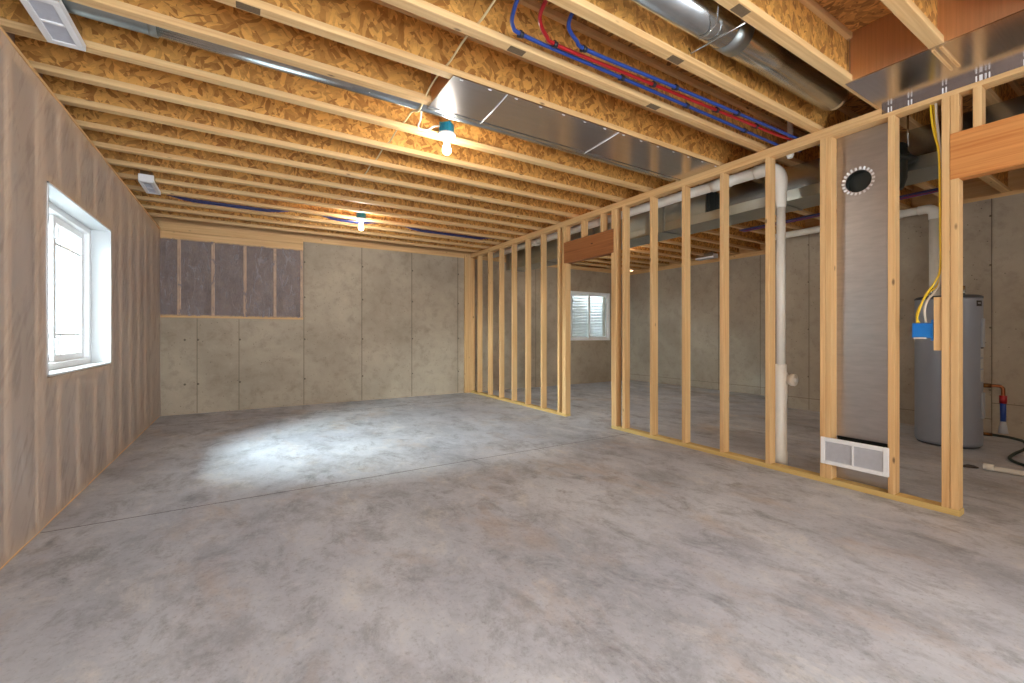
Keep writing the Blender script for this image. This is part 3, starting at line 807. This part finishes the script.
m2 = col_o.modifiers.new('thick', 'SOLIDIFY'); m2.thickness = .0015
at(fc, MB().lathe([(hr,-.004),(hr,.045)], 40, 0, (D1, hc[0], hc[1]), 'x'), 'collar', M['black_metal'])

# return grille on the studs
gx = XP-.004
rg_ = thing('return_grille', 'white rectangular return air grille across the two studs near the floor', 'grille', (gx, 1.365, .147))
ya, yb, za, zb = 1.158, 1.567, .150, .350
f = MB(); frame_ = lambda m_, w_: (m_.box(gx-.018, gx-.002, ya, ya+w_, za, zb, 0, .003), m_.box(gx-.018, gx-.002, yb-w_, yb, za, zb, 0, .003), m_.box(gx-.018, gx-.002, ya+w_, yb-w_, za, za+w_, 0, .003), m_.box(gx-.018, gx-.002, ya+w_, yb-w_, zb-w_, zb, 0, .003))
frame_(f, .03); f.box(gx-.017, gx-.002, (ya+yb)/2-.006, (ya+yb)/2+.006, za+.03, zb-.03)
at(rg_, f, 'grille_frame', M['white_metal'])
q = MB()
for i in range(22):
    z = za+.034+(zb-za-.068)*i/21
    q.quad((gx-.014, ya+.03, z-.003), (gx-.014, yb-.03, z-.003), (gx-.004, yb-.03, z+.004), (gx-.004, ya+.03, z+.004))
at(rg_, q, 'louvre', M['grille_core'])
at(rg_, MB().box(gx-.002, gx+.003, ya+.004, yb-.004, za+.004, zb-.004), 'backing', M['grille_core'])

# ------------------------------------------------------------------ switch box and cables
sb = thing('switch_box', 'blue plastic two gang switch box nailed beside the double stud', 'switch box', (XP+.03, .98, 1.12))
q = MB(); bx0, bx1, by0, by1, bz0, bz1 = XP+.012, XP+.080, .945, 1.045, 1.100, 1.196
q.box(bx1-.004, bx1, by0, by1, bz0, bz1); q.box(bx0, bx1-.004, by0, by0+.004, bz0, bz1); q.box(bx0, bx1-.004, by1-.004, by1, bz0, bz1)
q.box(bx0, bx1-.004, by0+.004, by1-.004, bz0, bz0+.004); q.box(bx0, bx1-.004, by0+.004, by1-.004, bz1-.004, bz1)
q.box(bx0+.006, bx0+.012, by0+.004, by1-.004, bz0+.006, bz1-.006)
at(sb, q, 'box', M['blue_box'])
at(sb, MB().box(bx0+.005, bx0+.03, by0-.004, by0+.010, bz1-.003, bz1+.022, 0, .003).box(bx0+.005, bx0+.03, by0-.004, by0+.010, bz0-.018, bz0+.003, 0, .003), 'nail_tab', M['blue_box'])
at(sb, MB().box(bx0-.002, bx0+.004, by0+.03, by1-.008, bz0-.006, bz0+.003), 'label_strip', M['cable_w'])
def cable(label, m, pts, r_=.006):
    t_ = thing('electrical_cable', label, 'cable', pts[-1], 'electrical cables at the double stud')
    at(t_, MB().tube(pts, r_, 8, smooth=6), 'cable', m); return t_
cable('yellow electrical cable hanging from the top plate to the blue box', M['cable_y'],
      [(XP+.045, .962, 2.66), (XP+.045, .960, 2.55), (XP+.040, .945, 2.42), (XP+.030, .922, 2.30), (XP+.026, .915, 2.1), (XP+.022, .912, 1.8), (XP+.022, .912, 1.55), (XP+.022, .935, 1.46), (XP+.025, .985, 1.37), (XP+.03, 1.02, 1.26), (XP+.04, 1.03, 1.194)])
cable('white electrical cable beside the yellow one down to the blue box', M['cable_w'],
      [(XP+.045, .938, 2.66), (XP+.05, .936, 2.52), (XP+.05, .925, 2.38), (XP+.045, .914, 2.2), (XP+.042, .912, 1.9), (XP+.04, .912, 1.5), (XP+.04, .935, 1.405), (XP+.045, .975, 1.35), (XP+.045, .992, 1.28), (XP+.045, .985, 1.194)], .007)
cable('second yellow cable looping close to the stud above the blue box', M['cable_y'],
      [(XP+.06, .955, 2.66), (XP+.062, .935, 2.35), (XP+.06, .912, 2.1), (XP+.058, .911, 1.6), (XP+.05, .93, 1.445), (XP+.05, .98, 1.385), (XP+.052, 1.02, 1.30), (XP+.055, 1.035, 1.24), (XP+.055, 1.02, 1.194)], .0055)

# ------------------------------------------------------------------ water heater
hx_, hy_, hr_ = 6.17, 1.44, .25
wh = thing('water_heater', 'grey cylindrical water heater standing by the right wall', 'water heater', (hx_, hy_, 0))
def part(mb, name, m): return mb.build(name, m, wh)
tank = part(MB().lathe([(0,.02),(hr_-.012,.02),(hr_-.002,.03),(hr_,.05),(hr_,1.47),(hr_-.004,1.485),(0,1.485)], 48), 'tank', M['heater'])
part(MB().lathe([(0,1.485),(hr_+.003,1.485),(hr_+.003,1.50),(hr_-.02,1.515),(0,1.52)], 48), 'top_cap', M['heater_top'])
part(MB().lathe([(0,0),(hr_-.02,0),(hr_-.012,.02),(0,.02)], 48), 'base_ring', M['heater_top'])
for dx, dy in ((-.1,.1),(.08,-.1)):
    part(MB().tube([(dx, dy, 1.50), (dx, dy, 1.62)], .013, 12), 'nipple', M['galv'])
def curved(name, m, a0, a1, z0, z1, off=.012):
    q = MB(); b = q.bm; n = 8; rows = []
    for r_ in (hr_-.002, hr_+off):
        rows.append([[b.verts.new((r_*math.cos(a0+(a1-a0)*i/n), r_*math.sin(a0+(a1-a0)*i/n), z)) for i in range(n+1)] for z in (z0, z1)])
    o_, = rows[1:]; i_ = rows[0]
    for i in range(n):
        b.faces.new((o_[0][i], o_[0][i+1], o_[1][i+1], o_[1][i]))
        b.faces.new((o_[1][i], o_[1][i+1], i_[1][i+1], i_[1][i])); b.faces.new((i_[0][i], i_[0][i+1], o_[0][i+1], o_[0][i]))
    for e in (0, n): b.faces.new((i_[0][e], o_[0][e], o_[1][e], i_[1][e]))
    return sub(tank, q, name, m)
# camera-facing direction of the heater is about angle 193 deg; its right silhouette about 283 deg
A = math.radians
curved('access_panel', M['panel_grey'], A(262), A(284), 1.00, 1.28, .012); curved('access_panel', M['panel_grey'], A(262), A(284), .30, .55, .012)
for i, (za_, zb_) in enumerate(((.90,.985),(.79,.885),(.66,.775))): curved('rating_sticker', M['sticker'], A(259), A(275), za_, zb_, .002)
curved('warning_mark', M['black'], A(260), A(274), .985, .998, .003)
lg = MB()
curved('logo_badge', M['black'], A(246), A(263), 1.40, 1.455, .002)
q = curved('logo_bar', M['panel_grey'], A(249), A(258), 1.425, 1.435, .003)
ca = A(284); ux, uy = math.cos(ca), math.sin(ca)
px_, py_ = hr_*ux, hr_*uy
part(MB().tube([(px_-.02*ux, py_-.02*uy, .62), (px_+.05*ux, py_+.05*uy, .62)], .022, 12), 'relief_valve', M['brass'])
part(MB().tube([(px_+.04*ux, py_+.04*uy, .62), (px_+.10*ux, py_+.10*uy, .62), (px_+.125*ux, py_+.125*uy, .605), (px_+.13*ux, py_+.13*uy, .57), (px_+.13*ux, py_+.13*uy, .50)], .015, 12, smooth=5), 'copper_elbow', M['copper'])
part(MB().tube([(px_+.13*ux, py_+.13*uy, .53), (px_+.13*ux, py_+.13*uy, .455)], .027, 12), 'red_fitting', M['pex_red'])
part(MB().tube([(px_+.13*ux, py_+.13*uy, .46), (px_+.13*ux, py_+.13*uy, .28)], .021, 12), 'blue_tube', M['pex_blue'])
part(MB().lathe([(0,.285),(.02,.285),(.026,.24),(.036,.17),(.034,.165),(0,.165)], 16, 0, (px_+.13*ux, py_+.13*uy, 0)), 'grey_end', M['panel_grey'])
part(MB().tube([(px_-.02*ux, py_-.02*uy, .14), (px_+.06*ux, py_+.06*uy, .14)], .016, 12), 'drain_valve', M['brass'])
dx0 = (hx_+px_+.06*ux, hy_+py_+.06*uy, .14)
hp = [dx0, (dx0[0]+.06, dx0[1]-.10, .125), (dx0[0]+.08, dx0[1]-.19, .10), (dx0[0]+.02, dx0[1]-.21, .05), (dx0[0]-.20, dx0[1]-.17, .018), (dx0[0]-.45, dx0[1]-.19, .015), (dx0[0]-.62, dx0[1]-.30, .014), (dx0[0]-.75, dx0[1]-.50, .014)]
tag(MB().tube(hp, .0125, 10, smooth=8).build('drain_hose', M['hose']), 'dark green hose curving from the heater drain onto the floor', 'hose')

# loose pipe on the floor
lp = thing('loose_pipe', 'white plastic pipe lying on the floor at the right edge', 'pipe', (4.6, .8, .02), 'white plastic pipes')
at(lp, MB().tube([(5.23, .98, .0225), (5.24, .62, .0225), (5.25, .10, .0225)], .021, 16), 'pipe', M['pvc'])
at(lp, MB().tube([(5.229, 1.005, .0275), (5.231, .945, .0275)], .027, 16), 'end_coupling', M['pvc'])
tag(MB().tube([(5.17, 1.13, .004), (5.195, 1.09, .012), (5.215, 1.055, .010), (5.225, 1.03, .008)], [.004,.016,.014,.004], 8, smooth=4).build('rag', simple('dark_scrap', srgb(70,62,58), .9, 0, .3, 40)), 'small dark scrap lying by the end of the loose white pipe', 'scrap')

# ------------------------------------------------------------------ light
w = bpy.data.worlds.new('sky'); scn.world = w; w.use_nodes = True
bg = w.node_tree.nodes['Background']; bg.inputs[0].default_value = (.86, .94, 1.0, 1); bg.inputs[1].default_value = 6.6
def portal(name, loc, rot, sx, sy):
    l = bpy.data.lights.new(name, 'AREA'); l.shape = 'RECTANGLE'; l.size = sx; l.size_y = sy; l.cycles.is_portal = True
    o = bpy.data.objects.new(name, l); col.objects.link(o); o.location = loc; o.rotation_euler = rot
portal('portal_left', (XL-.32, (y0_:=(WL[0]+WL[1])/2), (WL[2]+WL[3])/2), (0, -PI/2, 0), WL[3]-WL[2], WL[1]-WL[0])
portal('portal_rear', ((RO[0]+RO[1])/2, YR-.26, (RO[2]+RO[3])/2), (PI/2, 0, 0), RO[1]-RO[0], RO[3]-RO[2])
portal('portal_back', (xm, YB+.26, (WB[2]+WB[3])/2), (-PI/2, 0, 0), WB[1]-WB[0], WB[3]-WB[2])

sl = bpy.data.lights.new('added_hazy_sun', 'SUN'); sl.energy = 92.0; sl.angle = math.radians(56); sl.color = (.90, .96, 1.0)  # wide sun added to make the daylight pool on the floor
so_ = bpy.data.objects.new('added_hazy_sun', sl); col.objects.link(so_)
so_.rotation_euler = Vector((1.0, .34, -.50)).to_track_quat('-Z', 'Y').to_euler()

# ------------------------------------------------------------------ camera
cam = bpy.data.cameras.new('camera'); co_ = bpy.data.objects.new('camera', cam); col.objects.link(co_)
cam.sensor_width = 36; cam.lens = 433.5/1024*36; cam.shift_y = -6.7/1024; cam.clip_start = .02
co_.location = (0, 0, 1.12); co_.rotation_euler = (PI/2, 0, -math.radians(31.726))
scn.camera = co_
vs_ = scn.view_settings; vs_.view_transform = 'Standard'; vs_.look = 'None'; vs_.gamma = 1; vs_.exposure = 1.1; vs_.use_curve_mapping = False
cy = scn.cycles; cy.use_denoising = True; cy.max_bounces = 10; cy.diffuse_bounces = 6; cy.glossy_bounces = 5; cy.transparent_max_bounces = 12; cy.sample_clamp_indirect = 6.0
